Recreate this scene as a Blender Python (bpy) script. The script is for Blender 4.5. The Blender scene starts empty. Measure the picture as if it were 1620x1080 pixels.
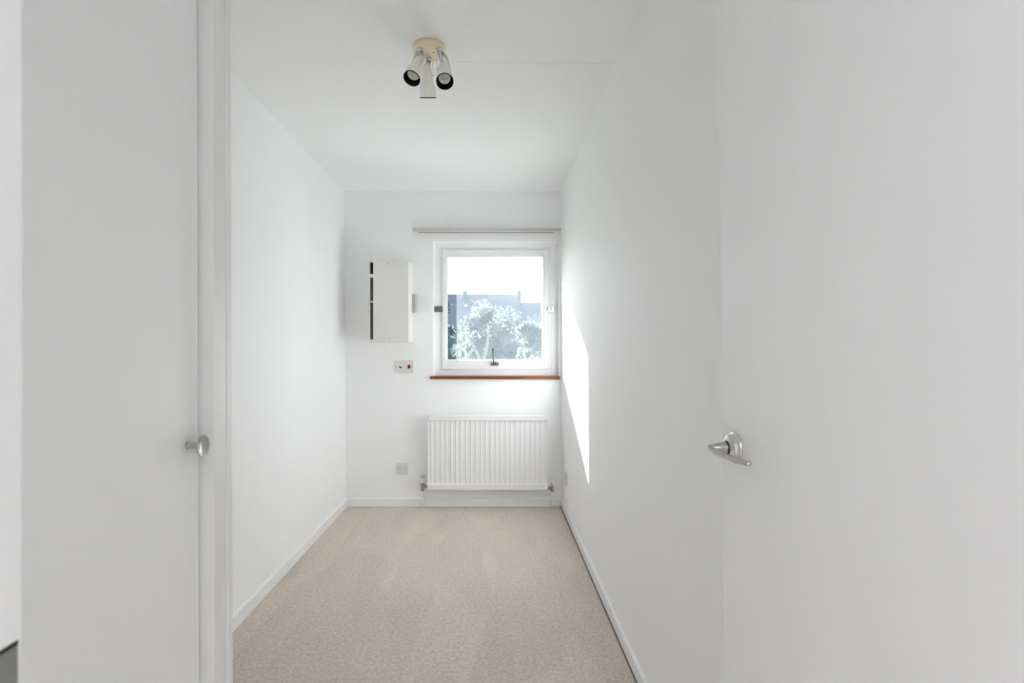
import bpy, bmesh, math, random
from mathutils import Vector, Matrix, Euler

S = bpy.context.scene
COL = S.collection
R = math.radians
EYE = 1.205                       # height of the lens above the carpet
F, VX, VY = 830.0, 778.0, 550.0   # focal length and vanishing point of the room axis (1620x1080 frame)


def X(px, d): return (px - VX) / F * d


def Z(py, d): return EYE - (py - VY) / F * d


# ------------------------------------------------------------------ camera
cam_d = bpy.data.cameras.new('camera')
cam = bpy.data.objects.new('camera', cam_d)
COL.objects.link(cam)
cam.location = (0, 0, EYE)
cam.rotation_euler = (R(90), 0, 0)
cam_d.sensor_width = 36
cam_d.lens = 36 * F / 1620
cam_d.shift_x = (810 - VX) / 1620
cam_d.shift_y = -(540 - VY) / 1620
cam_d.clip_start = 0.02
cam_d.clip_end = 400
cam_d.dof.use_dof = True
cam_d.dof.focus_distance = 2.6
cam_d.dof.aperture_fstop = 9
S.camera = cam

# ------------------------------------------------------------------ colour management
S.view_settings.view_transform = 'Standard'
S.view_settings.look = 'None'
S.view_settings.gamma = 1
S.view_settings.use_curve_mapping = False
S.view_settings.exposure = 0.19
try:
    S.cycles.max_bounces = 20
    S.cycles.diffuse_bounces = 16
    S.cycles.glossy_bounces = 6
    S.cycles.transparent_max_bounces = 24
    S.cycles.caustics_reflective = False
    S.cycles.caustics_refractive = False
    S.cycles.sample_clamp_indirect = 8
except Exception:
    pass

# ------------------------------------------------------------------ sky, sun, added hall fill light
SUN_DIR = Vector((0.65, -1.0, -0.53)).normalized()      # the way sunlight travels
w = bpy.data.worlds.new('world')
S.world = w
w.use_nodes = True
nt = w.node_tree
nt.nodes.clear()
out = nt.nodes.new('ShaderNodeOutputWorld')
bg = nt.nodes.new('ShaderNodeBackground')
sky = nt.nodes.new('ShaderNodeTexSky')
sky.sky_type = 'NISHITA'
sky.sun_disc = False
sky.sun_elevation = math.asin(-SUN_DIR.z)
sky.sun_rotation = math.atan2(-SUN_DIR.x, -SUN_DIR.y)
sky.air_density = 1.0
sky.dust_density = 1.5
hs = nt.nodes.new('ShaderNodeHueSaturation')
hs.inputs['Saturation'].default_value = 0.35
nt.links.new(sky.outputs[0], hs.inputs['Color'])
wb = nt.nodes.new('ShaderNodeMix')          # the camera's white balance: a slightly cool daylight
wb.data_type = 'RGBA'
wb.blend_type = 'MULTIPLY'
wb.inputs[0].default_value = 1
wb.inputs[7].default_value = (0.92, 0.98, 1.08, 1)
nt.links.new(hs.outputs[0], wb.inputs[6])
nt.links.new(wb.outputs[2], bg.inputs[0])
nt.links.new(bg.outputs[0], out.inputs[0])
bg.inputs[1].default_value = 0.25

sd = bpy.data.lights.new('sun', 'SUN')
sun = bpy.data.objects.new('sun', sd)
COL.objects.link(sun)
sd.energy = 33
sd.angle = R(0.6)
sd.color = (0.985, 0.99, 1.0)
sun.rotation_euler = SUN_DIR.to_track_quat('-Z', 'Y').to_euler()
sun.location = (-8, 14, 9)

hd = bpy.data.lights.new('hall_fill_light', 'AREA')  # added fill lamp in the unseen hall, brightens the foreground
hl = bpy.data.objects.new('hall_fill_light', hd)
COL.objects.link(hl)
hd.shape = 'DISK'
hd.size = 1.0
hd.energy = 33
hd.color = (0.935, 0.97, 1.02)
hl.location = (0.25, -1.5, 2.36)


# ------------------------------------------------------------------ materials
def new_mat(name):
    m = bpy.data.materials.new(name)
    m.use_nodes = True
    n = m.node_tree
    b = n.nodes['Principled BSDF']
    return m, n, b


def mat(name, col, rough=0.5, metal=0.0, spec=0.4, bump=0.0, scale=80.0, var=0.0, vscale=3.0, stretch=(1, 1, 1)):
    m, n, b = new_mat(name)
    b.inputs['Base Color'].default_value = (*col, 1)
    b.inputs['Roughness'].default_value = rough
    b.inputs['Metallic'].default_value = metal
    b.inputs['Specular IOR Level'].default_value = spec
    tc = n.nodes.new('ShaderNodeTexCoord')
    mp = n.nodes.new('ShaderNodeMapping')
    mp.inputs['Scale'].default_value = stretch
    n.links.new(tc.outputs['Object'], mp.inputs[0])
    if bump:
        t = n.nodes.new('ShaderNodeTexNoise')
        t.inputs['Scale'].default_value = scale
        t.inputs['Detail'].default_value = 4
        n.links.new(mp.outputs[0], t.inputs['Vector'])
        bp = n.nodes.new('ShaderNodeBump')
        bp.inputs['Strength'].default_value = bump
        bp.inputs['Distance'].default_value = 0.002
        n.links.new(t.outputs[0], bp.inputs['Height'])
        n.links.new(bp.outputs[0], b.inputs['Normal'])
    if var:
        t = n.nodes.new('ShaderNodeTexNoise')
        t.inputs['Scale'].default_value = vscale
        t.inputs['Detail'].default_value = 3
        n.links.new(mp.outputs[0], t.inputs['Vector'])
        mx = n.nodes.new('ShaderNodeMix')
        mx.data_type = 'RGBA'
        mx.inputs[6].default_value = (*[c * (1 - var) for c in col], 1)
        mx.inputs[7].default_value = (*[min(1, c * (1 + var)) for c in col], 1)
        n.links.new(t.outputs[0], mx.inputs[0])
        n.links.new(mx.outputs[2], b.inputs['Base Color'])
    return m


M = {}
M['wall'] = mat('white_emulsion', (0.885, 0.89, 0.893), 0.6, spec=0.25, bump=0.12, scale=60, var=0.008, vscale=4, stretch=(1, 1, 0.12))
M['ceiling'] = mat('ceiling_emulsion', (0.885, 0.89, 0.893), 0.75, spec=0.15, bump=0.08, scale=90)
M['gloss'] = mat('white_gloss_paint', (0.86, 0.865, 0.868), 0.3, spec=0.45, bump=0.06, scale=40, stretch=(1, 1, 0.1))
M['door'] = mat('white_door_paint', (0.85, 0.855, 0.858), 0.42, spec=0.4, bump=0.10, scale=70, var=0.006, vscale=30, stretch=(1, 1, 0.03))
M['shaded_gloss'] = mat('shaded_white_gloss_paint', (0.775, 0.775, 0.765), 0.32, spec=0.45, bump=0.08, scale=40, stretch=(1, 1, 0.1))  # white gloss with the stile's shade put into the colour
M['lining'] = mat('door_lining_paint', (0.70, 0.70, 0.695), 0.4, spec=0.35, bump=0.06, scale=40, stretch=(1, 1, 0.1))  # shade put into the colour: greyed against the strong hall light
M['enamel'] = mat('white_enamel', (0.82, 0.82, 0.82), 0.38, spec=0.5)
M['box_white'] = mat('off_white_box_paint', (0.79, 0.785, 0.76), 0.5, spec=0.3, bump=0.04, scale=60)
M['chrome'] = mat('brushed_chrome', (0.68, 0.67, 0.65), 0.28, metal=1.0, bump=0.03, scale=200)
M['satin'] = mat('satin_aluminium', (0.53, 0.52, 0.50), 0.34, metal=1.0, bump=0.02, scale=300)
M['dull'] = mat('dull_grey_metal', (0.30, 0.30, 0.29), 0.5, metal=0.8, bump=0.05, scale=150, var=0.2, vscale=30)
M['dark_chrome'] = mat('darker_chrome', (0.24, 0.235, 0.22), 0.3, metal=0.9, bump=0.05, scale=120, var=0.25, vscale=50)  # darker, mottled version of the chrome
M['brass'] = mat('tarnished_valve_metal', (0.36, 0.33, 0.30), 0.4, metal=0.9, var=0.2, vscale=60)
M['cream'] = mat('aged_cream_plastic', (0.87, 0.74, 0.54), 0.45, spec=0.4, var=0.06, vscale=25)
M['ivory'] = mat('ivory_plastic', (0.80, 0.79, 0.70), 0.4, spec=0.4)
M['shade'] = mat('off_white_metal_paint', (0.87, 0.865, 0.80), 0.35, spec=0.45)
M['black'] = mat('matt_black', (0.012, 0.011, 0.010), 0.5, spec=0.3)
M['dark_slot'] = mat('dark_brown_timber', (0.035, 0.027, 0.022), 0.7, spec=0.2, var=0.3, vscale=40, stretch=(1, 1, 0.2))
M['brown_strip'] = mat('faded_brown_strip', (0.18, 0.14, 0.115), 0.7, spec=0.2, var=0.2, vscale=40)
M['plate'] = mat('grey_white_moulded_plastic', (0.70, 0.70, 0.68), 0.35, spec=0.45)
M['rocker_white'] = mat('white_plastic', (0.82, 0.82, 0.80), 0.35, spec=0.45)
M['red'] = mat('dark_red_plastic', (0.17, 0.012, 0.014), 0.3, spec=0.5)
M['track'] = mat('curtain_track_plastic', (0.60, 0.59, 0.56), 0.4, spec=0.4, var=0.03, vscale=10)
M['track_lip'] = mat('curtain_track_white', (0.83, 0.83, 0.80), 0.35, spec=0.4)
M['seam'] = mat('ceiling_filler', (0.76, 0.76, 0.755), 0.8, spec=0.1)
M['edge'] = mat('carpet_shadow_gap', (0.24, 0.19, 0.16), 0.95, spec=0.05, var=0.3, vscale=60)  # shadow line at the skirting foot put into a dark colour
M['render'] = mat('outside_render', (0.62, 0.60, 0.56), 0.9, spec=0.1, bump=0.2, scale=40)
M['bark'] = mat('tree_bark', (0.42, 0.40, 0.37), 0.9, spec=0.1, bump=0.4, scale=20, var=0.25, vscale=8)
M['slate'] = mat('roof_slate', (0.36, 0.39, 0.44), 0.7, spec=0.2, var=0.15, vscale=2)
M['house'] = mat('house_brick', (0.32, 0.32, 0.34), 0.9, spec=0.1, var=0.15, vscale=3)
M['lawn'] = mat('lawn', (0.10, 0.16, 0.08), 0.95, spec=0.1, var=0.3, vscale=1)


def wood():
    m, n, b = new_mat('varnished_mahogany')
    tc = n.nodes.new('ShaderNodeTexCoord')
    mp = n.nodes.new('ShaderNodeMapping')
    mp.inputs['Scale'].default_value = (2.2, 40, 60)
    t = n.nodes.new('ShaderNodeTexNoise')
    t.inputs['Scale'].default_value = 3
    t.inputs['Detail'].default_value = 6
    cr = n.nodes.new('ShaderNodeValToRGB')
    cr.color_ramp.elements[0].color = (0.12, 0.035, 0.012, 1)
    cr.color_ramp.elements[1].color = (0.30, 0.105, 0.035, 1)
    cr.color_ramp.elements[0].position = 0.3
    cr.color_ramp.elements[1].position = 0.7
    n.links.new(tc.outputs['Object'], mp.inputs[0])
    n.links.new(mp.outputs[0], t.inputs['Vector'])
    n.links.new(t.outputs[0], cr.inputs[0])
    n.links.new(cr.outputs[0], b.inputs['Base Color'])
    b.inputs['Roughness'].default_value = 0.4
    b.inputs['Specular IOR Level'].default_value = 0.3
    return m


def carpet():
    m, n, b = new_mat('beige_twist_pile_carpet')
    tc = n.nodes.new('ShaderNodeTexCoord')
    L = n.links.new

    def noise(scale, detail, rough=0.5, vec=None):
        t = n.nodes.new('ShaderNodeTexNoise')
        t.inputs['Scale'].default_value = scale
        t.inputs['Detail'].default_value = detail
        t.inputs['Roughness'].default_value = rough
        L(vec or tc.outputs['Object'], t.inputs['Vector'])
        return t.outputs[0]
    fine = noise(260, 3, 0.7)
    mid = noise(70, 3, 0.6)
    mp = n.nodes.new('ShaderNodeMapping')
    mp.inputs['Rotation'].default_value = (0, 0, R(-32))
    mp.inputs['Scale'].default_value = (3.4, 0.9, 1)
    L(tc.outputs['Object'], mp.inputs[0])
    vor = n.nodes.new('ShaderNodeTexVoronoi')           # brushed patches left by the vacuum cleaner
    vor.feature = 'SMOOTH_F1'
    vor.inputs['Scale'].default_value = 1.5
    vor.inputs['Smoothness'].default_value = 0.12
    L(mp.outputs[0], vor.inputs['Vector'])
    big = noise(2.2, 4, 0.55, mp.outputs[0])
    c1 = n.nodes.new('ShaderNodeValToRGB')
    c1.color_ramp.elements[0].position = 0.33
    c1.color_ramp.elements[0].color = (0.385, 0.322, 0.277, 1)
    c1.color_ramp.elements[1].position = 0.65
    c1.color_ramp.elements[1].color = (0.81, 0.715, 0.638, 1)
    add = n.nodes.new('ShaderNodeMath')
    add.operation = 'MULTIPLY_ADD'
    add.inputs[1].default_value = 0.35
    L(mid, add.inputs[0])
    mul = n.nodes.new('ShaderNodeMath')
    mul.operation = 'MULTIPLY'
    mul.inputs[1].default_value = 0.65
    L(fine, mul.inputs[0])
    L(mul.outputs[0], add.inputs[2])
    L(add.outputs[0], c1.inputs[0])
    sep = n.nodes.new('ShaderNodeSeparateColor')
    L(vor.outputs['Color'], sep.inputs[0])
    mixv = n.nodes.new('ShaderNodeMath')
    mixv.operation = 'MULTIPLY_ADD'
    mixv.inputs[1].default_value = 0.45
    L(sep.outputs[0], mixv.inputs[0])
    mb = n.nodes.new('ShaderNodeMath')
    mb.operation = 'MULTIPLY'
    mb.inputs[1].default_value = 0.7
    L(big, mb.inputs[0])
    L(mb.outputs[0], mixv.inputs[2])
    c2 = n.nodes.new('ShaderNodeMapRange')
    c2.inputs['From Min'].default_value = 0.2
    c2.inputs['From Max'].default_value = 0.85
    c2.inputs['To Min'].default_value = 0.925
    c2.inputs['To Max'].default_value = 1.07
    L(mixv.outputs[0], c2.inputs[0])
    vm = n.nodes.new('ShaderNodeVectorMath')
    vm.operation = 'SCALE'
    L(c1.outputs[0], vm.inputs[0])
    L(c2.outputs[0], vm.inputs['Scale'])
    L(vm.outputs[0], b.inputs['Base Color'])
    bp = n.nodes.new('ShaderNodeBump')
    bp.inputs['Strength'].default_value = 0.7
    bp.inputs['Distance'].default_value = 0.004
    L(add.outputs[0], bp.inputs['Height'])
    L(bp.outputs[0], b.inputs['Normal'])
    b.inputs['Roughness'].default_value = 0.95
    b.inputs['Specular IOR Level'].default_value = 0.05
    b.inputs['Sheen Weight'].default_value = 0.1
    return m


def dusty_glass():
    m, n, b = new_mat('dusty_window_glass')
    n.nodes.remove(b)
    o = n.nodes['Material Output']
    L = n.links.new
    tr = n.nodes.new('ShaderNodeBsdfTransparent')
    tr.inputs[0].default_value = (0.95, 0.97, 0.97, 1)
    tl = n.nodes.new('ShaderNodeBsdfTranslucent')
    tl.inputs[0].default_value = (0.80, 0.92, 1.0, 1)
    gl = n.nodes.new('ShaderNodeBsdfGlossy')
    gl.inputs['Roughness'].default_value = 0.02
    tc = n.nodes.new('ShaderNodeTexCoord')
    t = n.nodes.new('ShaderNodeTexNoise')
    t.inputs['Scale'].default_value = 9
    t.inputs['Detail'].default_value = 6
    L(tc.outputs['Object'], t.inputs['Vector'])
    mr = n.nodes.new('ShaderNodeMapRange')
    mr.inputs['From Min'].default_value = 0.3
    mr.inputs['From Max'].default_value = 0.7
    mr.inputs['To Min'].default_value = 0.020
    mr.inputs['To Max'].default_value = 0.031
    L(t.outputs[0], mr.inputs[0])
    m1 = n.nodes.new('ShaderNodeMixShader')
    L(mr.outputs[0], m1.inputs[0])
    L(tr.outputs[0], m1.inputs[1])
    L(tl.outputs[0], m1.inputs[2])
    fr = n.nodes.new('ShaderNodeFresnel')
    fr.inputs[0].default_value = 1.2
    m2 = n.nodes.new('ShaderNodeMixShader')
    L(fr.outputs[0], m2.inputs[0])
    L(m1.outputs[0], m2.inputs[1])
    L(gl.outputs[0], m2.inputs[2])
    L(m2.outputs[0], o.inputs[0])
    return m


def leaf(name, c, t):
    m, n, b = new_mat(name)
    n.nodes.remove(b)
    o = n.nodes['Material Output']
    L = n.links.new
    df = n.nodes.new('ShaderNodeBsdfDiffuse')
    tl = n.nodes.new('ShaderNodeBsdfTranslucent')
    df.inputs[0].default_value = (*c, 1)
    oi = n.nodes.new('ShaderNodeTexCoord')
    ns = n.nodes.new('ShaderNodeTexNoise')
    ns.inputs['Scale'].default_value = 3.0
    L(oi.outputs['Object'], ns.inputs['Vector'])
    cr = n.nodes.new('ShaderNodeValToRGB')
    cr.color_ramp.elements[0].color = (*[v * 0.6 for v in t], 1)
    cr.color_ramp.elements[1].color = (*[min(1, v * 1.4) for v in t], 1)
    cr.color_ramp.elements[0].position = 0.35
    cr.color_ramp.elements[1].position = 0.65
    L(ns.outputs[0], cr.inputs[0])
    L(cr.outputs[0], tl.inputs[0])
    mx = n.nodes.new('ShaderNodeMixShader')
    mx.inputs[0].default_value = 0.45
    L(df.outputs[0], mx.inputs[1])
    L(tl.outputs[0], mx.inputs[2])
    L(mx.outputs[0], o.inputs[0])
    return m


M['wood'] = wood()
M['carpet'] = carpet()
M['glass'] = dusty_glass()
M['leaf_dark'] = leaf('dark_tree_leaves', (0.20, 0.27, 0.34), (0.15, 0.20, 0.21))  # bluish tint of both leaf colours stands in for outdoor haze
M['leaf_pale'] = leaf('pale_tree_leaves', (0.12, 0.165, 0.195), (0.22, 0.25, 0.20))


def bulb_mat():
    m, n, b = new_mat('frosted_reflector_lamp')
    b.inputs['Base Color'].default_value = (0.88, 0.87, 0.85, 1)
    b.inputs['Roughness'].default_value = 0.2
    b.inputs['Metallic'].default_value = 0.25
    return m


M['bulb'] = bulb_mat()


# ------------------------------------------------------------------ mesh helpers
def box(bm, x0, x1, y0, y1, z0, z1, bev=0.0, seg=2):
    vs = [bm.verts.new((x, y, z)) for x in (x0, x1) for y in (y0, y1) for z in (z0, z1)]
    fs = [(0, 1, 3, 2), (4, 6, 7, 5), (0, 4, 5, 1), (2, 3, 7, 6), (0, 2, 6, 4), (1, 5, 7, 3)]
    faces = [bm.faces.new([vs[i] for i in f]) for f in fs]
    if bev:
        es = list({e for f in faces for e in f.edges})
        bmesh.ops.bevel(bm, geom=es, offset=bev, segments=seg, affect='EDGES', profile=0.5, clamp_overlap=True)


def lathe(bm, prof, origin, axis, n=32, cap0=True, cap1=True, mats=None):
    """prof: [(s, r)] along axis from origin"""
    a = Vector(axis).normalized()
    u = a.orthogonal().normalized()
    v = a.cross(u)
    o = Vector(origin)
    rings = []
    for s, r in prof:
        if r < 1e-6:
            rings.append([bm.verts.new(o + a * s)])
        else:
            rings.append([bm.verts.new(o + a * s + (u * math.cos(2 * math.pi * k / n) + v * math.sin(2 * math.pi * k / n)) * r) for k in range(n)])
    for i in range(len(rings) - 1):
        A, B = rings[i], rings[i + 1]
        mi = mats[i] if mats else 0
        for k in range(n):
            k2 = (k + 1) % n
            if len(A) == 1 and len(B) == 1:
                continue
            if len(A) == 1:
                f = bm.faces.new((A[0], B[k2], B[k]))
            elif len(B) == 1:
                f = bm.faces.new((A[k], A[k2], B[0]))
            else:
                f = bm.faces.new((A[k], A[k2], B[k2], B[k]))
            f.material_index = mi
            f.smooth = True
    if cap0 and len(rings[0]) > 1:
        bm.faces.new(list(reversed(rings[0]))).material_index = mats[0] if mats else 0
    if cap1 and len(rings[-1]) > 1:
        bm.faces.new(rings[-1]).material_index = mats[-1] if mats else 0


def sweep(bm, pts, rads, n=12, flat=None, upv=(0, 0, 1)):
    """tube with elliptical sections: rads = [(r_side, r_up)]"""
    P = [Vector(p) for p in pts]
    rings = []
    for i, p in enumerate(P):
        t = (P[min(i + 1, len(P) - 1)] - P[max(i - 1, 0)]).normalized()
        up = Vector(upv)
        s = t.cross(up)
        if s.length < 1e-4:
            s = t.cross(Vector((0, 1, 0)))
        s.normalize()
        up = s.cross(t).normalized()
        rs, ru = rads[i]
        rings.append([bm.verts.new(p + s * math.cos(2 * math.pi * k / n) * rs + up * math.sin(2 * math.pi * k / n) * ru) for k in range(n)])
    for A, B in zip(rings, rings[1:]):
        for k in range(n):
            k2 = (k + 1) % n
            bm.faces.new((A[k], A[k2], B[k2], B[k])).smooth = True
    bm.faces.new(list(reversed(rings[0])))
    bm.faces.new(rings[-1])


def ring_loft(bm, rects):
    """rects: [(x0, x1, z0, z1, y)] joined one to the next and closed into a frame"""
    L = [[bm.verts.new(c) for c in ((x0, y, z0), (x1, y, z0), (x1, y, z1), (x0, y, z1))] for x0, x1, z0, z1, y in rects]
    for i in range(len(L)):
        A, B = L[i], L[(i + 1) % len(L)]
        for k in range(4):
            k2 = (k + 1) % 4
            bm.faces.new((A[k], A[k2], B[k2], B[k]))


def link(name, bm, ms, parent=None, loc=None):
    """one mesh object; loc shifts the origin there (mesh coordinates are given in the parent's or world space)"""
    bmesh.ops.recalc_face_normals(bm, faces=bm.faces[:])
    if loc is not None:
        bmesh.ops.translate(bm, verts=bm.verts[:], vec=-Vector(loc))
    me = bpy.data.meshes.new(name)
    bm.to_mesh(me)
    bm.free()
    for m in (ms if isinstance(ms, (list, tuple)) else [ms]):
        me.materials.append(m)
    o = bpy.data.objects.new(name, me)
    COL.objects.link(o)
    if loc is not None:
        o.location = loc
    if parent is not None:
        o.parent = parent
    return o


def tag(o, label, cat, kind=None, group=None):
    o['label'] = label
    o['category'] = cat
    if kind:
        o['kind'] = kind
    if group:
        o['group'] = group
    return o


def empty(name, loc, label, cat, kind=None, group=None):
    o = bpy.data.objects.new(name, None)
    COL.objects.link(o)
    o.location = loc
    o.empty_display_size = 0.1
    return tag(o, label, cat, kind, group)


def nb(): return bmesh.new()


def put(name, bm, m, root):
    """part of a thing at root.location: the mesh is given in world coordinates"""
    bmesh.ops.translate(bm, verts=bm.verts[:], vec=-Vector(root.location))
    return link(name, bm, m, root)


# ------------------------------------------------------------------ room shell
YB = 4.0            # inner face of the window wall
H = 2.395           # ceiling height
YF = 0.26           # room face of the doorway wall
XLt, XLb = -1.124, -1.110      # left wall at ceiling and floor (a touch out of plumb)
XRt, XRb = 0.523, 0.533

bm = nb()
box(bm, -1.3, 1.5, -1.9, YB + 0.02, -0.12, 0.0)
flo = tag(link('floor', bm, M['carpet']), 'beige twist pile carpet with vacuum marks covering the whole floor', 'carpet', 'structure')

bm = nb()
box(bm, -1.3, 1.5, -1.9, YB + 0.02, H, H + 0.15)
ceil = tag(link('ceiling', bm, M['ceiling']), 'flat white painted ceiling with a hairline crack', 'ceiling', 'structure')


def slab(bm, quad_xz, y0, y1):
    a = [bm.verts.new((x, y0, z)) for x, z in quad_xz]
    b = [bm.verts.new((x, y1, z)) for x, z in quad_xz]
    n = len(a)
    bm.faces.new(a)
    bm.faces.new(list(reversed(b)))
    for k in range(n):
        bm.faces.new((a[k], b[k], b[(k + 1) % n], a[(k + 1) % n]))


bm = nb()
slab(bm, [(XLb, 0), (XLt, H), (XLt - 0.12, H), (XLt - 0.12, 0)], YF, YB)
tag(link('wall_left', bm, M['wall']), 'plain white wall on the side of the fuse cupboard', 'wall', 'structure')
bm = nb()
slab(bm, [(XRb, 0), (XRt, H), (XRt + 0.14, H), (XRt + 0.14, 0)], YF, YB)
tag(link('wall_right', bm, M['wall']), 'white wall carrying the bright patch of sunlight', 'wall', 'structure')

# window wall with its opening (inner reveal, then the outer brick reveal)
OX0, OX1, OZ0, OZ1 = -0.448, 0.511, 0.985, 2.019
EX0, EX1, EZ0, EZ1 = -0.440, 0.500, 1.045, 1.952
YO = 4.375
bm = nb()
for (x0, x1, z0, z1, y0, y1) in ((OX0, OX1, OZ0, OZ1, YB, 4.16), (EX0, EX1, EZ0, EZ1, 4.16, YO)):
    box(bm, -1.35, x0, y0, y1, -0.12, H + 0.15)
    box(bm, x1, 0.75, y0, y1, -0.12, H + 0.15)
    box(bm, x0, x1, y0, y1, -0.12, z0)
    box(bm, x0, x1, y0, y1, z1, H + 0.15)
tag(link('wall_back', bm, M['wall']), 'white end wall around the window and radiator', 'wall', 'structure')

# doorway wall and the hall the photograph is taken from
bm = nb()
JX0, JX1 = -0.232, 0.455
box(bm, -1.3, JX0 - 0.03, 0.14, YF, 0, H)
box(bm, JX1 + 0.03, 1.5, 0.14, YF, 0, H)
box(bm, JX0 - 0.03, JX1 + 0.03, 0.14, YF, 2.03, H)
tag(link('wall_front', bm, M['wall']), 'white wall around the doorway beside the door lining', 'wall', 'structure')
for nm, a, lab in (('wall_hall_left', (-1.3, -1.2, -1.9, 0.14), 'white hall wall beyond the doorway on the hinge-free side'),
                   ('wall_hall_right', (1.4, 1.5, -1.9, 0.14), 'white hall wall beyond the doorway on the hinge side'),
                   ('wall_hall_back', (-1.2, 1.4, -1.9, -1.8), 'white hall wall facing the doorway')):
    bm = nb()
    box(bm, *a, 0, H)
    tag(link(nm, bm, M['wall']), lab, 'wall', 'structure')

# hairline crack in the ceiling
rng = random.Random(4)
bm = nb()
xs = [-0.205 + 0.712 * k / 26 for k in range(27)]
yy = [2.185 + rng.uniform(-0.002, 0.002) + 0.010 * k / 26 for k in range(27)]
for k in range(26):
    wv = 0.0009
    vs = [bm.verts.new(c) for c in ((xs[k], yy[k] - wv, H - 0.0006), (xs[k + 1], yy[k + 1] - wv, H - 0.0006),
                                    (xs[k + 1], yy[k + 1] + wv, H - 0.0006), (xs[k], yy[k] + wv, H - 0.0006))]
    up = [bm.verts.new((v.co.x, v.co.y, H + 0.001)) for v in vs]
    bm.faces.new(vs)
    for q in range(4):
        bm.faces.new((vs[q], up[q], up[(q + 1) % 4], vs[(q + 1) % 4]))
link('hairline_crack', bm, M['seam'], ceil)


# skirting boards
def skirting(name, prof_pts, p0, p1, lab):
    """prof_pts: (offset from the wall, height); extruded from p0 to p1 (world xy), offset along the left normal"""
    a, b = Vector((*p0, 0)), Vector((*p1, 0))
    t = (b - a).normalized()
    nrm = Vector((-t.y, t.x, 0))
    bm = nb()
    A = [bm.verts.new(a + nrm * o + Vector((0, 0, z))) for o, z in prof_pts]
    B = [bm.verts.new(b + nrm * o + Vector((0, 0, z))) for o, z in prof_pts]
    n = len(A)
    bm.faces.new(A)
    bm.faces.new(list(reversed(B)))
    for k in range(n):
        bm.faces.new((A[k], B[k], B[(k + 1) % n], A[(k + 1) % n]))
    return tag(link(name, bm, M['gloss']), lab, 'baseboard', 'structure')


PR = [(-0.004, 0.0), (-0.004, 0.064), (0.006, 0.064), (0.0115, 0.059), (0.0125, 0.054), (0.0125, 0.0)]
PR2 = [(-0.004, 0.007), (-0.004, 0.064), (0.006, 0.064), (0.0105, 0.059), (0.0115, 0.054), (0.0115, 0.007)]
skirting('baseboard_back', PR, (0.520, YB), (XLb + 0.0125, YB), 'white skirting board under the radiator')
skirting('baseboard_left', PR, (XLb, YB), (XLb, 0.935), 'long white skirting board along the left wall')
skirting('baseboard_right', PR2, (XRb, YF), (XRb, 3.475), 'long white skirting board under the sunlit wall, ending at the open joint')
skirting('baseboard_corner', [(o - 0.003 if o > 0 else o, z) for o, z in PR2], (XRb, 3.481), (XRb, YB), 'short skirting board length between open joint and window wall')

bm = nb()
box(bm, XRb - 0.0152, XRb - 0.008, YF, YB - 0.002, -0.001, 0.0012)  # thin strip painted dark as the shadow gap beside the skirting
link('shadow_gap_strip', bm, M['edge'], flo)['label'] = 'dark strip painted as the shadow gap between carpet and skirting'

# ------------------------------------------------------------------ door lining at the very left edge, with its strike plate
jl = nb()
box(jl, JX0 - 0.03, JX0, 0.13, YF, 0, 2.0, 0.0012, 2)
tr1 = tag(link('trim_1', jl, M['lining']), 'white door lining post with a strike plate at the extreme edge', 'door frame', 'structure')
bm = nb()
box(bm, JX0 - 0.0015, JX0 + 0.0008, 0.2130, 0.2563, 0.93, 1.060, 0.0004, 1)
sp = link('strike_plate', bm, M['dull'], tr1)
sp['label'] = 'dull grey metal strike plate'
bm = nb()
box(bm, JX0 - 0.001, JX0 + 0.0011, 0.224, 0.243, 0.985, 1.020)
link('latch_hole', bm, M['black'], sp)
bm = nb()
box(bm, JX0 - 0.001, JX0 + 0.0004, 0.2125, 0.2566, 1.060, 1.0622)
link('mortise_gap', bm, M['black'], sp)
bm = nb()
box(bm, JX1, JX1 + 0.03, 0.13, YF, 0, 2.0, 0.0012, 2)
tag(link('trim_2', bm, M['lining']), 'white door lining post on the hinge side of the open door', 'door frame', 'structure')
bm = nb()
box(bm, JX0 - 0.03, JX1 + 0.03, 0.13, YF, 2.0, 2.03)
tag(link('trim_3', bm, M['lining']), 'white door lining head above the doorway', 'door frame', 'structure')

# ------------------------------------------------------------------ open flush door with lever handle
DP = Vector((0.405, 0.268, 1.045))          # pivot of the slight lean
bm = nb()
box(bm, 0.405, 0.443, 0.268, 0.923, 0.012, 1.985, 0.0018, 2)
door = tag(link('door_1', bm, M['door'], None, DP), 'white flush door standing open against the sunlit wall, with lever handle', 'door', 'structure')


def dl(bm): bmesh.ops.translate(bm, verts=bm.verts[:], vec=-DP); return bm


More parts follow.
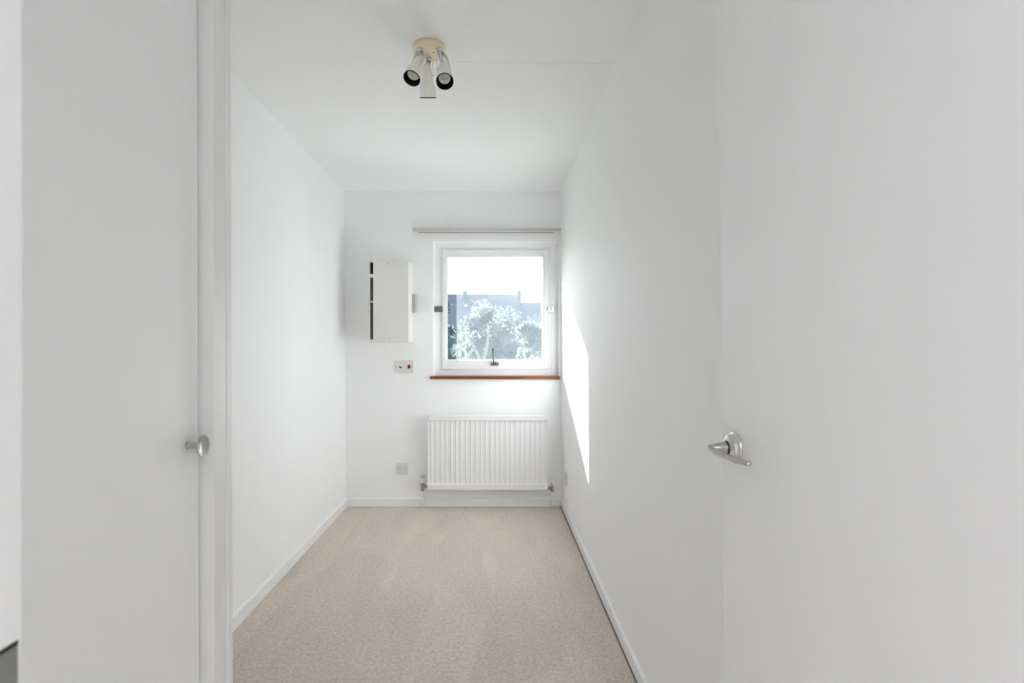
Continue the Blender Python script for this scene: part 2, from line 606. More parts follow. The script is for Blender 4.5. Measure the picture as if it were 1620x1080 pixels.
HY, HZ = 0.8735, 1.0385
handle = bpy.data.objects.new('door_handle', None)
COL.objects.link(handle)
handle.parent = door
handle['label'] = 'satin metal lever handle on a round rose'
for side in (1, -1):
    fx = 0.405 if side == 1 else 0.443
    bm = nb()
    lathe(bm, [(-0.002, 0.0262), (0.0025, 0.0262), (0.0032, 0.0255), (0.0034, 0.0235), (0.0085, 0.0222), (0.0125, 0.0185), (0.0140, 0.0130), (0.0138, 0.0118), (0.009, 0.0115)],
          (fx, HY, HZ), (-side, 0, 0), 40)
    rose = link('rose', dl(bm), M['chrome'], handle)
    bm = nb()
    lathe(bm, [(0.008, 0.0116), (0.0155, 0.0112), (0.0155, 0.008)], (fx, HY, HZ), (-side, 0, 0), 28)
    link('bearing_ring', dl(bm), M['black'], handle)
    # lever: conical neck that flattens into a blade running back towards the hinge
    bm = nb()
    q = lambda s, dy, dz: (fx - side * s, HY + dy, HZ + dz)
    sweep(bm, [q(0.010, 0, 0), q(0.016, 0, 0), q(0.024, 0, 0.0012), q(0.031, 0.000, 0.0020), q(0.038, 0.000, 0.0024), q(0.0440, 0.000, 0.0024)],
          [(0.0102, 0.0102), (0.0100, 0.0100), (0.0105, 0.0082), (0.0105, 0.0058), (0.0085, 0.0038), (0.0040, 0.0022)], 20)
    sweep(bm, [q(0.0440, 0.006, 0.0024), q(0.0435, 0.000, 0.0020), q(0.0425, -0.016, -0.0006), q(0.0415, -0.040, -0.0018), q(0.0395, -0.070, -0.0018), q(0.037, -0.100, -0.0010), q(0.0345, -0.116, 0.0), q(0.0338, -0.121, 0.0)],
          [(0.0015, 0.0012), (0.0040, 0.0019), (0.0080, 0.0024), (0.0092, 0.0028), (0.0090, 0.0032), (0.0080, 0.0036), (0.0060, 0.0036), (0.002, 0.002)], 20)
    link('lever', dl(bm), M['satin'], handle)
bm = nb()
box(bm, 0.415, 0.433, 0.9225, 0.9238, 0.98, 1.09)
link('latch_plate', dl(bm), M['satin'], door)
door.rotation_euler = (0, R(-0.55), 0)

# ------------------------------------------------------------------ built-in wardrobe in the left foreground
wr = empty('wardrobe', (-0.79, 0.6, 0), 'white built-in wardrobe in the near foreground with a round knob', 'wardrobe')
bm = nb()
box(bm, -1.098, -0.482, 0.915, 0.932, 0.0, 2.385)
put('end_panel', bm, M['door'], wr)
bm = nb()
box(bm, -0.52, -0.4575, 0.8700, 0.8955, 0.0, 2.385, 0.0025, 3)
box(bm, -0.52, -0.4595, 0.8965, 0.9140, 0.0, 2.385, 0.0025, 3)
box(bm, -0.52, -0.4575, 0.9148, 0.9335, 0.0, 2.385, 0.0035, 3)
put('frame_stile', bm, M['shaded_gloss'], wr)
bm = nb()
box(bm, -0.5005, -0.480, 0.300, 0.8665, 0.075, 2.32, 0.004, 3)
wdoor = put('door', bm, M['door'], wr)
bm = nb()
box(bm, -0.51, -0.49, 0.268, 0.868, 0.0, 0.072)
put('plinth', bm, M['gloss'], wr)
bm = nb()
box(bm, -0.52, -0.482, 0.268, 0.868, 2.323, 2.385)
put('top_rail', bm, M['gloss'], wr)
bm = nb()
box(bm, -0.52, -0.482, 0.268, 0.298, 0.0, 2.385)
put('hinge_stile', bm, M['gloss'], wr)
bm = nb()
box(bm, -1.098, -1.085, 0.268, 0.914, 0.0, 2.385)
put('back_panel', bm, M['door'], wr)
bm = nb()
lathe(bm, [(-0.001, 0.0060), (0.0015, 0.0060), (0.003, 0.0052), (0.012, 0.0050), (0.0165, 0.0060), (0.0195, 0.0095), (0.0222, 0.0155), (0.0240, 0.0172), (0.0252, 0.0174), (0.0258, 0.0166),
           (0.0248, 0.0150), (0.0230, 0.0110), (0.0218, 0.0060), (0.0214, 0.0)], (-0.480, 0.8335, Z(705.5, 0.8335)), (1, 0, 0), 40)
bmesh.ops.translate(bm, verts=bm.verts[:], vec=-Vector(wr.location))
kn = link('knob', bm, M['satin'], wdoor)
kn['label'] = 'satin metal dished knob'
wr.rotation_euler = (0, R(-0.18), 0)

# ------------------------------------------------------------------ window
FY, SY = 4.096, 4.086           # room faces of frame and sash
win = empty('window_1', (0.03, FY, OZ0), 'square white pivot window over the radiator', 'window', 'structure')
bm = nb()
gx0, gx1, gz0, gz1 = -0.387, 0.4416, 1.0374, 1.970       # sash outline
g = 0.0035
ring_loft(bm, [(OX0 - 0.003, OX1 + 0.003, OZ0 - 0.003, OZ1 + 0.003, FY), (gx0 - 0.022, gx1 + 0.022, gz0 - 0.018, gz1 + 0.020, FY),
               (gx0 - 0.020, gx1 + 0.020, gz0 - 0.016, gz1 + 0.018, FY + 0.004), (gx0 - g, gx1 + g, gz0 - g, gz1 + g, FY + 0.004),
               (gx0 - g, gx1 + g, gz0 - g, gz1 + g, 4.158), (OX0 - 0.003, OX1 + 0.003, OZ0 - 0.003, OZ1 + 0.003, 4.158)])
put('frame', bm, M['gloss'], win)
bm = nb()
ring_loft(bm, [(gx0 + 0.002, gx1 - 0.002, gz0 + 0.002, gz1 - 0.002, SY), (-0.358, 0.407, 1.103, 1.937, SY), (-0.356, 0.404, 1.106, 1.934, SY + 0.003),
               (-0.352, 0.400, 1.108, 1.932, SY + 0.008), (-0.346, 0.394, 1.1150, 1.921, 4.118), (-0.346, 0.394, 1.1150, 1.921, 4.130), (-0.352, 0.400, 1.108, 1.927, 4.150),
               (gx0, gx1, gz0, gz1, 4.150), (gx0, gx1, gz0, gz1, SY + 0.002)])
sash = put('sash', bm, M['gloss'], win)
bm = nb()
box(bm, -0.350, 0.398, 4.122, 4.126, 1.110, 1.925)
bmesh.ops.translate(bm, verts=bm.verts[:], vec=-Vector(win.location))
link('pane', bm, M['glass'], sash)
# pivots, half on the frame and half on the sash
for (x0, x1, xs_) in ((-0.4445, -0.383, 1), (0.428, 0.490, -1)):
    zc = Z(488.7, 4.08)
    bm = nb()
    box(bm, x0, x1, 4.082, 4.090, zc - 0.023, zc + 0.023, 0.006, 3)
    xm = (x0 + x1) / 2
    box(bm, x0 + 0.004, xm - 0.003, 4.072, 4.084, zc - 0.018, zc + 0.018, 0.004, 3)
    box(bm, xm + 0.002, x1 - 0.005, 4.068, 4.084, zc - 0.012, zc + 0.016, 0.004, 3)
    lathe(bm, [(0, 0.004), (0.004, 0.004), (0.005, 0.002)], (x0 + 0.014, 4.073, zc), (0, -1, 0), 14)
    pv = put('pivot_hinge', bm, M['dark_chrome'] if xs_ > 0 else M['chrome'], win)
    pv['label'] = 'shiny metal pivot bracket'
# fastener on the bottom rail of the sash
bm = nb()
fxc = X(781.5, 4.07)
box(bm, fxc - 0.024, fxc + 0.036, 4.074, 4.088, Z(578, 4.08), Z(573.6, 4.08), 0.003, 2)
box(bm, fxc + 0.014, fxc + 0.038, 4.064, 4.082, Z(577.5, 4.07), Z(573, 4.07), 0.004, 3)
lathe(bm, [(0, 0.011), (0.012, 0.011), (0.016, 0.008)], (fxc - 0.002, 4.076, Z(575, 4.07)), (0, -1, 0), 20)
sweep(bm, [(fxc + 0.012, 4.064, Z(575.2, 4.06)), (fxc + 0.002, 4.062, Z(572.5, 4.06)), (fxc - 0.005, 4.056, Z(567, 4.05)), (fxc - 0.007, 4.047, Z(561, 4.04)), (fxc - 0.007, 4.040, Z(556, 4.03)),
           (fxc - 0.0075, 4.034, Z(553, 4.02)), (fxc - 0.008, 4.031, Z(551, 4.02)), (fxc - 0.008, 4.030, Z(549.6, 4.02))],
      [(0.009, 0.006), (0.0095, 0.007), (0.0070, 0.006), (0.0056, 0.0042), (0.0062, 0.0048), (0.0105, 0.0062), (0.0115, 0.0062), (0.005, 0.003)], 14, upv=(0, -1, 0))
fa = put('window_fastener', bm, M['dark_chrome'], win)
fa['label'] = 'chrome lever fastener'

# outside sill of the window opening
bm = nb()
slab_pts = [(4.158, 1.045), (4.158, 1.062), (YO + 0.04, 1.050), (YO + 0.04, 1.030)]
A = [bm.verts.new((EX0, y, z)) for y, z in slab_pts]
B = [bm.verts.new((EX1, y, z)) for y, z in slab_pts]
bm.faces.new(A)
bm.faces.new(list(reversed(B)))
for k in range(4):
    bm.faces.new((A[k], B[k], B[(k + 1) % 4], A[(k + 1) % 4]))
put('outer_sill', bm, M['render'], win)

# varnished window board
bm = nb()
box(bm, X(680, 3.97), X(886.3, 3.97) , 3.970, FY, Z(599.6, 3.97), 0.9895, 0.004, 3)
tag(link('trim_4', bm, M['wood']), 'thin red-brown varnished wooden window board under the white window', 'window sill', 'structure')

# ------------------------------------------------------------------ curtain track
ct = empty('curtain_rail', (-0.05, 3.96, 2.09), 'empty grey-white curtain track over the window', 'curtain rail')
bm = nb()
box(bm, X(653, 3.955), 0.5225, 3.957, 3.975, 2.0835, 2.110, 0.003, 2)
put('track', bm, M['track'], ct)
bm = nb()
box(bm, X(654, 3.955), 0.5215, 3.951, 3.976, 2.0785, 2.0835, 0.0015, 2)
put('track_lip', bm, M['track_lip'], ct)
bm = nb()
box(bm, X(662, 3.955), X(876, 3.955), 3.960, 3.972, 2.0745, 2.0785, 0.001, 1)
put('glider_channel', bm, M['dull'], ct)
for px in (690, 770, 850):
    bm = nb()
    box(bm, X(px, 3.99) - 0.012, X(px, 3.99) + 0.012, 3.974, 4.0, 2.084, 2.104, 0.002, 1)
    put('bracket', bm, M['track'], ct)
for px in (653.6, 885.5):
    bm = nb()
    box(bm, X(px, 3.955) - 0.003, X(px, 3.955) + 0.003, 3.953, 3.979, 2.080, 2.1125, 0.002, 2)
    put('end_cap', bm, M['track'], ct)

# ------------------------------------------------------------------ radiator
RY = 3.900
rad = empty('radiator', (-0.03, 3.93, 0), 'white ribbed panel radiator under the window', 'radiator')
rx0, rx1 = X(675.6, RY), X(866.8, RY)
rzt, rzb = Z(656.8, 3.893), Z(775.4, 3.893)
rt1, rb1 = Z(665.6, RY), Z(764.8, RY)
bm = nb()
NR = 24
pitch = (rx1 - rx0 - 0.012) / NR
prof = [(rx0, RY + 0.012), (rx0 + 0.003, RY + 0.004)]
for k in range(NR):
    xa = rx0 + 0.006 + pitch * k
    prof += [(xa + pitch * 0.08, RY + 0.0045), (xa + pitch * 0.52, RY + 0.0045), (xa + pitch * 0.60, RY + 0.0008), (xa + pitch * 0.66, RY - 0.0004), (xa + pitch * 0.74, RY - 0.0004),
             (xa + pitch * 0.81, RY + 0.0008), (xa + pitch * 0.94, RY + 0.0045)]
prof += [(rx1 - 0.003, RY + 0.004), (rx1, RY + 0.012), (rx1, RY + 0.030), (rx0, RY + 0.030)]
A = [bm.verts.new((x, y, rb1 - 0.01)) for x, y in prof]
B = [bm.verts.new((x, y, rt1 + 0.01)) for x, y in prof]
n = len(prof)
bm.faces.new(A)
bm.faces.new(list(reversed(B)))
for k in range(n):
    f = bm.faces.new((A[k], B[k], B[(k + 1) % n], A[(k + 1) % n]))
    f.smooth = False
put('ribbed_panel', bm, M['enamel'], rad)
bm = nb()
box(bm, X(676.6, 3.893), X(867.6, 3.893), 3.892, 3.945, rt1, rzt, 0.006, 4)
put('top_cover', bm, M['enamel'], rad)
bm = nb()
box(bm, X(675.6, 3.893), X(867.0, 3.893), 3.894, 3.935, rzb, rb1, 0.006, 4)
put('bottom_rail', bm, M['enamel'], rad)
for x in (rx0 + 0.14, rx1 - 0.14):
    bm = nb()
    box(bm, x - 0.02, x + 0.02, 3.929, 4.0, 0.25, 0.60, 0.002, 1)
    put('wall_bracket', bm, M['enamel'], rad)
# thermostatic valve
VY_ = 3.950
vx = X(668.3, VY_)
zt = Z(768.5, VY_)
bm = nb()
lathe(bm, [(0.0, 0.0085), (Z(774.5, VY_), 0.0085)], (vx, VY_, 0.0), (0, 0, 1), 18)
put('supply_pipe', bm, M['enamel'], rad)
bm = nb()
lathe(bm, [(Z(776, VY_), 0.0095), (Z(774.8, VY_), 0.0125), (Z(771.5, VY_), 0.0125), (Z(770.5, VY_), 0.009), (Z(767, VY_), 0.010), (Z(765.5, VY_), 0.0165), (Z(763.2, VY_), 0.0165)],
      (vx, VY_, 0), (0, 0, 1), 12)
lathe(bm, [(0.0, 0.0075), (0.008, 0.0075), (0.009, 0.0125), (0.022, 0.0125), (0.023, 0.009), (rx0 - vx + 0.004, 0.009)], (vx, VY_, zt), (1, -0.5, 0), 12)
vb = put('valve_body', bm, M['brass'], rad)
bm = nb()
z0, z1 = Z(763.4, VY_), Z(749.5, VY_)
lathe(bm, [(z0, 0.0160), (z0 + 0.006, 0.0180), (z0 + (z1 - z0) * 0.52, 0.0178), (z0 + (z1 - z0) * 0.56, 0.0160), (z1 - 0.006, 0.0150), (z1, 0.0118)], (vx, VY_, 0), (0, 0, 1), 28)
for k in range(14):
    a = 2 * math.pi * k / 14
    cx, cy = vx + math.cos(a) * 0.0162, VY_ + math.sin(a) * 0.0162
    box(bm, cx - 0.0011, cx + 0.0011, cy - 0.0011, cy + 0.0011, z0 + (z1 - z0) * 0.58, z1 - 0.005)
th = put('thermostat_head', bm, M['ivory'], rad)
th['label'] = 'ivory plastic thermostat head'
bm = nb()
for k in range(7):
    a = math.pi + math.pi * (k + 0.5) / 7
    cx, cy = vx + math.cos(a) * 0.0155, VY_ + math.sin(a) * 0.0155
    box(bm, cx - 0.0013, cx + 0.0013, cy - 0.0011, cy + 0.0011, z0 + (z1 - z0) * (0.60 if k % 2 else 0.50), z1 - 0.010)
bmesh.ops.translate(bm, verts=bm.verts[:], vec=-Vector(rad.location))
link('head_slots', bm, M['dull'], th)
# lockshield valve
vx2 = X(873.8, VY_)
bm = nb()
lathe(bm, [(0.0, 0.0085), (Z(776, VY_), 0.0085)], (vx2 - 0.001, VY_, 0.0), (0, 0, 1), 18)
put('return_pipe', bm, M['enamel'], rad)
bm = nb()
lathe(bm, [(Z(777.3, VY_), 0.009), (Z(776, VY_), 0.0135), (Z(773, VY_), 0.0135), (Z(772, VY_), 0.0095), (Z(769, VY_), 0.010)], (vx2, VY_, 0), (0, 0, 1), 8)
lathe(bm, [(0.0, 0.008), (0.007, 0.008), (0.008, 0.0125), (0.020, 0.0125), (0.021, 0.009), (vx2 - rx1 + 0.004, 0.009)], (vx2, VY_, Z(771.5, VY_)), (-1, -0.5, 0), 8)
put('valve_body', bm, M['brass'], rad)
bm = nb()
lathe(bm, [(Z(770.5, VY_), 0.0105), (Z(762.2, VY_), 0.0100), (Z(761, VY_), 0.0085)], (vx2 + 0.0005, VY_, 0), (0, 0, 1), 20)
cp = put('lockshield_cap', bm, M['ivory'], rad)

# ------------------------------------------------------------------ fuse cupboard
BY = 3.78
bx0, bx1, bz0, bz1 = X(583.3, BY), X(646.2, BY), Z(541, BY), Z(411.6, BY)
fb = empty('fuse_cupboard', (-0.74, YB, bz0), 'off-white boxed fuse cupboard with dark slots beside the window', 'cupboard')
T = 0.009
bm = nb()
box(bm, bx0, bx0 + 0.006, BY + 0.004, YB, bz0, bz1)
box(bm, bx1 - T, bx1, BY + 0.004, YB, bz0, bz1, 0.001, 1)
box(bm, bx0 + 0.006, bx1 - T, BY + 0.004, YB, bz1 - T, bz1)
box(bm, bx0 + 0.006, bx1 - T, BY + 0.004, YB, bz0, bz0 + T)
put('case', bm, M['box_white'], fb)
bm = nb()
box(bm, bx0 + 0.006, bx1 - T, BY + 0.05, BY + 0.056, bz0 + T, bz1 - T)
put('inner_board', bm, M['dark_slot'], fb)
sx = X(590.2, BY)
bm = nb()
box(bm, sx, bx1 + 0.001, BY - 0.002, BY + 0.010, bz0 - 0.001, bz1 + 0.001, 0.002, 2)
put('cover_panel', bm, M['box_white'], fb)
bm = nb()
for (pa, pb) in ((411.8, 414.6), (433.2, 438.8), (476.0, 478.2), (536.8, 541)):
    box(bm, bx0, sx + 0.002, BY, BY + 0.012, Z(pb, BY), Z(pa, BY), 0.001, 1)
box(bm, bx0, X(585.4, BY), BY, BY + 0.012, Z(537, BY), Z(438, BY), 0.0008, 1)
put('slot_bridge', bm, M['box_white'], fb)
bm = nb()
box(bm, X(585.8, BY), X(586.8, BY), BY + 0.003, BY + 0.012, Z(433, BY), Z(414.6, BY))
box(bm, X(587.4, BY), X(588.4, BY), BY + 0.003, BY + 0.012, Z(476, BY), Z(438.8, BY))
box(bm, X(587.6, BY), X(588.7, BY), BY + 0.003, BY + 0.012, Z(536.6, BY), Z(478, BY))
put('slot_strip', bm, M['brown_strip'], fb)
for (px, py) in ((614.4, 415.6), (616.4, 535.2)):
    bm = nb()
    lathe(bm, [(0, 0.0042), (0.0018, 0.0038), (0.0024, 0.0015), (0.0015, 0.0)], (X(px, BY), BY - 0.001, Z(py, BY)), (0, -1, 0), 14)
    put('screw', bm, M['dull'], fb)
bm = nb()
box(bm, bx1 - 0.001, bx1 + 0.014, 3.945, 3.992, Z(494.2, 3.96), Z(464.6, 3.96), 0.002, 2)
lp = put('side_latch', bm, M['satin'], fb)
lp['label'] = 'grey metal latch plate'

# ------------------------------------------------------------------ wall plates
PY = 3.990


def plate(root, x0, x1, z0, z1, y=PY):
    bm = nb()
    box(bm, x0, x1, y, YB + 0.001, z0, z1, 0.0028, 3)
    return put('face_plate', bm, M['plate'], root)


def screw(root, x, z, y=PY):
    bm = nb()
    lathe(bm, [(-0.001, 0.0046), (0.0007, 0.0042), (0.0012, 0.002), (0.0006, 0.0)], (x, y, z), (0, -1, 0), 14)
    put('screw', bm, M['dull'], root)


x0, x1, z0, z1 = X(624, PY), X(654, PY), Z(590.2, PY), Z(570, PY)
fs = empty('switch_plate', (X(639, PY), YB, z0), 'double switch plate with red rocker below the fuse cupboard', 'switch')
plate(fs, x0, x1, z0, z1)
screw(fs, X(627.1, PY), Z(580, PY))
screw(fs, X(651.6, PY), Z(580, PY))
bm = nb()
cx, cz = X(634.0, PY), Z(580.0, PY)
lathe(bm, [(-0.001, 0.0165), (0.003, 0.0165), (0.004, 0.0155), (0.004, 0.0115), (0.0015, 0.0110), (0.0015, 0.0)], (cx, PY, cz), (0, -1, 0), 28)
put('flex_outlet', bm, M['rocker_white'], fs)
bm = nb()
lathe(bm, [(0.0, 0.0108), (0.0024, 0.0108), (0.0024, 0.0)], (cx, PY, cz - 0.0015), (0, -1, 0), 24)
ko = put('outlet_hole', bm, M['black'], fs)
bm = nb()
lathe(bm, [(0.0, 0.0062), (0.0035, 0.0058), (0.0045, 0.0045), (0.0045, 0.0)], (cx + 0.0016, PY, cz + 0.0036), (0, -1, 0), 22)
put('outlet_core', bm, M['rocker_white'], fs)
bm = nb()
box(bm, X(644.4, PY) , X(649.9, PY), PY - 0.0015, PY + 0.002, Z(583.6, PY), Z(576.3, PY), 0.0008, 1)
put('rocker_surround', bm, M['rocker_white'], fs)
bm = nb()
box(bm, X(645.0, PY), X(649.2, PY), PY - 0.0055, PY + 0.002, Z(583, PY), Z(577, PY), 0.0015, 2)
rk = put('rocker', bm, M['red'], fs)
rk['label'] = 'dark red rocker switch'

x0, x1, z0, z1 = X(626.4, PY), X(645.2, PY), Z(750.3, PY), Z(732.7, PY)
ts = empty('phone_socket', (X(636, PY), YB, z0), 'small square grey-white outlet plate low on the window wall', 'socket')
plate(ts, x0, x1, z0, z1)
screw(ts, X(630.7, PY), Z(740.6, PY))
screw(ts, X(642.6, PY), Z(740.6, PY))
bm = nb()
box(bm, X(633.2, PY), X(639.3, PY), PY - 0.003, PY + 0.002, Z(745.2, PY), Z(735.0, PY), 0.0012, 2)
md = put('socket_module', bm, M['plate'], ts)
bm = nb()
box(bm, X(634.6, PY), X(635.2, PY), PY - 0.0033, PY, Z(744.3, PY), Z(736, PY))
box(bm, X(638.2, PY), X(638.7, PY), PY - 0.0033, PY, Z(744.3, PY), Z(736, PY))
box(bm, X(630.5, PY), X(642.5, PY), PY - 0.0006, PY, Z(747.2, PY), Z(746.8, PY))
put('groove', bm, M['track'], ts)

# blank plate low on the sunlit wall, close to the corner
ws = empty('blank_socket', (XRb, 3.73, Z(767, 3.73)), 'small blank outlet plate low on the sunlit wall near the corner', 'socket')
bm = nb()
yc = 3.732
za, zb = Z(766.5, yc), Z(746.3, yc)
box(bm, 0.5215, 0.5335, yc - 0.043, yc + 0.043, za, zb, 0.003, 3)
put('face_plate', bm, M['plate'], ws)
for dy in (-0.03, 0.03):
    bm = nb()
    lathe(bm, [(-0.001, 0.0042), (0.0007, 0.004), (0.001, 0.002), (0.0005, 0.0)], (0.5215, yc + dy, (za + zb) / 2), (-1, 0, 0), 12)
    put('screw', bm, M['dull'], ws)

# ------------------------------------------------------------------ ceiling spotlight with three heads
CY = 2.078
CX = X(678.9, CY)
cs = empty('ceiling_spotlight', (CX, CY, H), 'cream round ceiling fitting with three off-white spotlights', 'spotlight')
HB = 0.026
bm = nb()
lathe(bm, [(0.0, 0.0640), (0.012, 0.0648), (HB - 0.005, 0.0648), (HB - 0.0015, 0.0625), (HB, 0.0585), (HB, 0.0)], (CX, CY, H + 0.0005), (0, 0, -1), 56)
put('base', bm, M['cream'], cs)
for (px, py) in ((670.7, 86.0), (686.2, 82.8)):
    dd = F * (H - HB - EYE) / (VY - py)
    bm = nb()
    lathe(bm, [(-0.001, 0.0036), (0.0015, 0.0032), (0.0022, 0.0)], (X(px, dd), dd, H - HB), (0, 0, -1), 12)
    put('screw', bm, M['dull'], cs)
LH = 0.124
heads = [  # pivot on the base (x, y), mouth centre, pointing direction
    ((X(664.0, 2.045), 2.045), Vector((X(651.3, 2.0), 2.0, Z(124.5, 2.0))), Vector((-0.20, -0.44, -0.875))),
    ((X(695.5, 2.045), 2.045), Vector((X(703.8, 1.985), 1.985, Z(129.3, 1.985))), Vector((0.10, -0.53, -0.84))),
    ((X(678.6, 2.118), 2.118), Vector((X(677.2, 2.155), 2.155, Z(155.3, 2.155))), Vector((0.0, 0.44, -0.90))),
]
for (bp_, mouth, u) in heads:
    u = u.normalized()
    o = mouth - u * LH
    # bracket: stem from the base, fork plates either side of the head's neck
    bm = nb()
    top = Vector((bp_[0], bp_[1], H - HB))
    lathe(bm, [(-0.002, 0.0125), (0.003, 0.0125), (0.005, 0.0085), (0.010, 0.0075)], top, (0, 0, -1), 18)
    kn_ = o + u * 0.016
    sweep(bm, [top + Vector((0, 0, -0.004)), top + Vector((0, 0, -0.018)), (top + Vector((0, 0, -0.02)) + o) / 2, o + u * 0.004], [(0.0075, 0.0075), (0.0075, 0.0075), (0.0075, 0.007), (0.008, 0.007)], 12, upv=(1, 0, 0))
    put('bracket', bm, M['chrome'], cs)
    side = u.cross(Vector((0, 0, 1)))
    side = side.normalized() if side.length > 0.05 else Vector((1, 0, 0))
    bm = nb()
    for s_ in (1, -1):
        sweep(bm, [top + Vector((0, 0, -0.010)) + side * s_ * 0.006, (top + o) / 2 + side * s_ * 0.019, o + u * 0.008 + side * s_ * 0.0245, o + u * 0.048 + side * s_ * 0.0252],
              [(0.0012, 0.008)] * 4, 8, upv=tuple(side.cross(u)))
    lathe(bm, [(-0.0280, 0.0), (-0.0280, 0.004), (0.0280, 0.004), (0.0280, 0.0)], o + u * 0.041, side, 12)
    put('fork', bm, M['shade'], cs)
    # shade: narrow neck, shoulder, wide sleeve, black inside
    bm = nb()
    pf = [(0.0, 0.0), (0.0, 0.0105), (0.003, 0.0140), (0.010, 0.0165), (0.030, 0.0200), (0.068, 0.0232), (0.075, 0.0250), (0.081, 0.0305), (0.085, 0.0320), (LH - 0.004, 0.0330), (LH, 0.0328),
          (LH, 0.0312), (LH - 0.004, 0.0306), (0.088, 0.0290), (0.084, 0.0270), (0.080, 0.0)]
    mi = [0] * 9 + [1] * 6
    lathe(bm, pf, o, u, 40, mats=mi)
    sh = put('shade', bm, [M['shade'], M['black']], cs)
    bm = nb()
    lathe(bm, [(0.082, 0.0), (0.084, 0.0150), (0.094, 0.0225), (0.1005, 0.0232), (0.1025, 0.0225), (0.1028, 0.0205), (0.0985, 0.0175), (0.0965, 0.0120), (0.0985, 0.0075), (0.1035, 0.0060), (0.1045, 0.0)], o, u, 32)
    bmesh.ops.translate(bm, verts=bm.verts[:], vec=-Vector(cs.location))
    link('bulb', bm, M['bulb'], sh)

# ------------------------------------------------------------------ garden outside
GZ = -2.9
bm = nb()
box(bm, -60, 60, YO + 0.05, 140, GZ - 0.2, GZ)
tag(link('ground', bm, M['lawn']), 'green lawn of the garden outside the window', 'lawn', 'structure')


def tree(x, y, top, rad_, seed, lm, lab, n=5200, fork=False, low=0.0):
    r_ = random.Random(seed)
    root = empty('garden_tree', (x, y, GZ), lab, 'tree', None, None)
    bm = nb()
    hc = (top + low) / 2
    pts = [Vector((x, y, GZ)), Vector((x + 0.05, y, GZ + 1.2)), Vector((x - 0.03, y, low)), Vector((x + 0.1, y, hc)), Vector((x + 0.15, y, top - 0.5))]
    sweep(bm, pts, [(0.17, 0.17), (0.13, 0.13), (0.11, 0.11), (0.06, 0.06), (0.01, 0.01)], 9, upv=(0, 1, 0))
    for k in range(11):
        a = r_.uniform(0, 6.28)
        zb_ = r_.uniform(low - 0.6, hc)
        L_ = r_.uniform(0.5, 0.95) * rad_
        p0 = Vector((x, y, zb_))
        p2 = p0 + Vector((math.cos(a) * L_, math.sin(a) * L_, r_.uniform(0.5, 1.0) * L_))
        p1 = (p0 + p2) / 2 + Vector((0, 0, -0.12 * L_))
        sweep(bm, [p0, p1, p2], [(0.045, 0.045), (0.028, 0.028), (0.006, 0.006)], 6, upv=(0.1, 0.2, 1))
    if fork:
        for (dx0, dz0, dx1, dz1) in ((-0.02, -0.35, -0.36, 0.30), (0.0, -0.35, 0.14, 0.48), (-0.2, 0.0, -0.48, -0.35)):
            p0 = Vector((x + dx0, y - rad_ * 0.92, EYE + dz0))
            p2 = Vector((x + dx1, y - rad_ * 0.97, EYE + dz1))
            sweep(bm, [p0, (p0 + p2) / 2 + Vector((0.03, 0, 0)), p2], [(0.045, 0.045), (0.038, 0.038), (0.022, 0.022)], 8, upv=(0, 1, 0))
    put('trunk', bm, M['bark'], root)
    # leaves in clumps spread through the crown
    bm = nb()
    hz_ = (top - low) / 2 + 0.25
    clumps = []
    for k in range(46):
        while True:
            v = Vector((r_.uniform(-1, 1), r_.uniform(-1, 1), r_.uniform(-1, 1)))
            if 0.25 < v.length < 1:
                break
        clumps.append((Vector((x + v.x * rad_, y + v.y * rad_, hc + v.z * hz_)), r_.uniform(0.22, 0.42) * rad_ / 1.3))
    for k in range(n):
        c, cr_ = r_.choice(clumps)
        p = c + Vector((r_.gauss(0, 1), r_.gauss(0, 1), r_.gauss(0, 1))) * cr_ * 0.55
        e = Euler((r_.uniform(0, 6.28), r_.uniform(0, 6.28), r_.uniform(0, 6.28))).to_matrix()
        l_, w_ = r_.uniform(0.055, 0.095), r_.uniform(0.022, 0.036)
        vs = [bm.verts.new(p + e @ Vector(q_)) for q_ in ((-l_, 0, 0), (0, -w_, 0.008), (l_, 0, 0), (0, w_, 0.008))]
        bm.faces.new((vs[0], vs[1], vs[2]))
        bm.faces.new((vs[0], vs[2], vs[3]))
    fo = put('foliage', bm, lm, root)
    fo['kind'] = 'stuff'
    return root


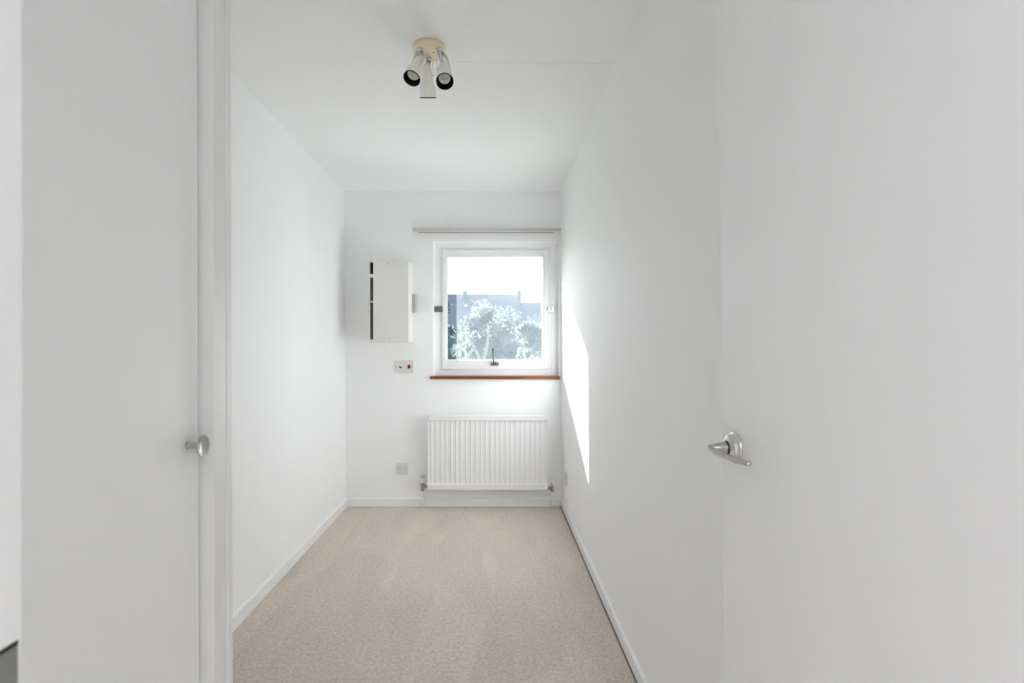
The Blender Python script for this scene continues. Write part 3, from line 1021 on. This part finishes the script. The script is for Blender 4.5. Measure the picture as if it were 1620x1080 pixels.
tree(-1.12, 9.6, 2.15, 0.42, 1, M['leaf_dark'], 'dark slim tree at the jamb side of the window view', 7000, low=-0.2)
tree(-0.20, 12.4, 1.85, 0.92, 2, M['leaf_pale'], 'pale leafed tree with forked branches in the middle of the window view', 9880, fork=True, low=-0.4)
tree(0.98, 9.3, 1.72, 0.62, 3, M['leaf_pale'], 'pale leafed tree at the sunny side of the window view', 8740, low=-0.2)
tree(0.35, 16.5, 1.95, 1.5, 4, M['leaf_dark'], 'dark bushy tree behind the two pale garden trees', 12350, low=-0.6)
tree(-3.6, 16.5, 2.1, 1.2, 5, M['leaf_dark'], 'dark bushy tree standing behind the slim tree', 9500, low=-0.6)
tree(4.2, 16.5, 2.1, 1.2, 6, M['leaf_dark'], 'dark bushy tree furthest towards the sunlit wall', 7980, low=-0.6)


# house beyond the trees
HY0 = 40.0
hs_ = empty('house', (1.0, HY0, GZ), 'hazy slate-roofed house rising behind the garden trees', 'house')


def gable(bm, x0, x1, y0, y1, ze, zr):
    ym = (y0 + y1) / 2
    pts = [(y0, ze), (ym, zr), (y1, ze), (y1, ze - 0.15), (y0, ze - 0.15)]
    A = [bm.verts.new((x0, y, z)) for y, z in pts]
    B = [bm.verts.new((x1, y, z)) for y, z in pts]
    bm.faces.new(A)
    bm.faces.new(list(reversed(B)))
    for k in range(5):
        bm.faces.new((A[k], B[k], B[(k + 1) % 5], A[(k + 1) % 5]))


ym = HY0 + 3.5
zr1, zr2 = Z(465.5, ym), Z(478.5, ym)
xa, xb, xc = X(668, ym) , X(822, ym), X(905, ym)
bm = nb()
box(bm, xa, xb, HY0 + 0.3, HY0 + 6.7, GZ, zr1 - 2.9)
box(bm, xb, xc, HY0 + 0.3, HY0 + 6.7, GZ, zr2 - 2.7)
put('wall', bm, M['house'], hs_)
bm = nb()
gable(bm, xa - 0.2, xb, HY0, HY0 + 7, zr1 - 2.9, zr1)
gable(bm, xb, xc, HY0, HY0 + 7, zr2 - 2.7, zr2)
put('roof', bm, M['slate'], hs_)
for px in (736, 820.5):
    bm = nb()
    cx = X(px, ym)
    box(bm, cx - 0.16, cx + 0.16, ym - 0.5, ym + 0.5, zr1 - 1.0, Z(461.5, ym))
    lathe(bm, [(0, 0.09), (0.16, 0.075)], (cx, ym, Z(461.5, ym)), (0, 0, 1), 10)
    put('chimney', bm, M['house'], hs_)
for k in range(5):
    bm = nb()
    wx = xa + 0.8 + k * 1.5
    box(bm, wx, wx + 0.9, HY0 + 0.22, HY0 + 0.32, 0.2, 1.5, 0.02, 1)
    put('house_window', bm, M['enamel'], hs_)
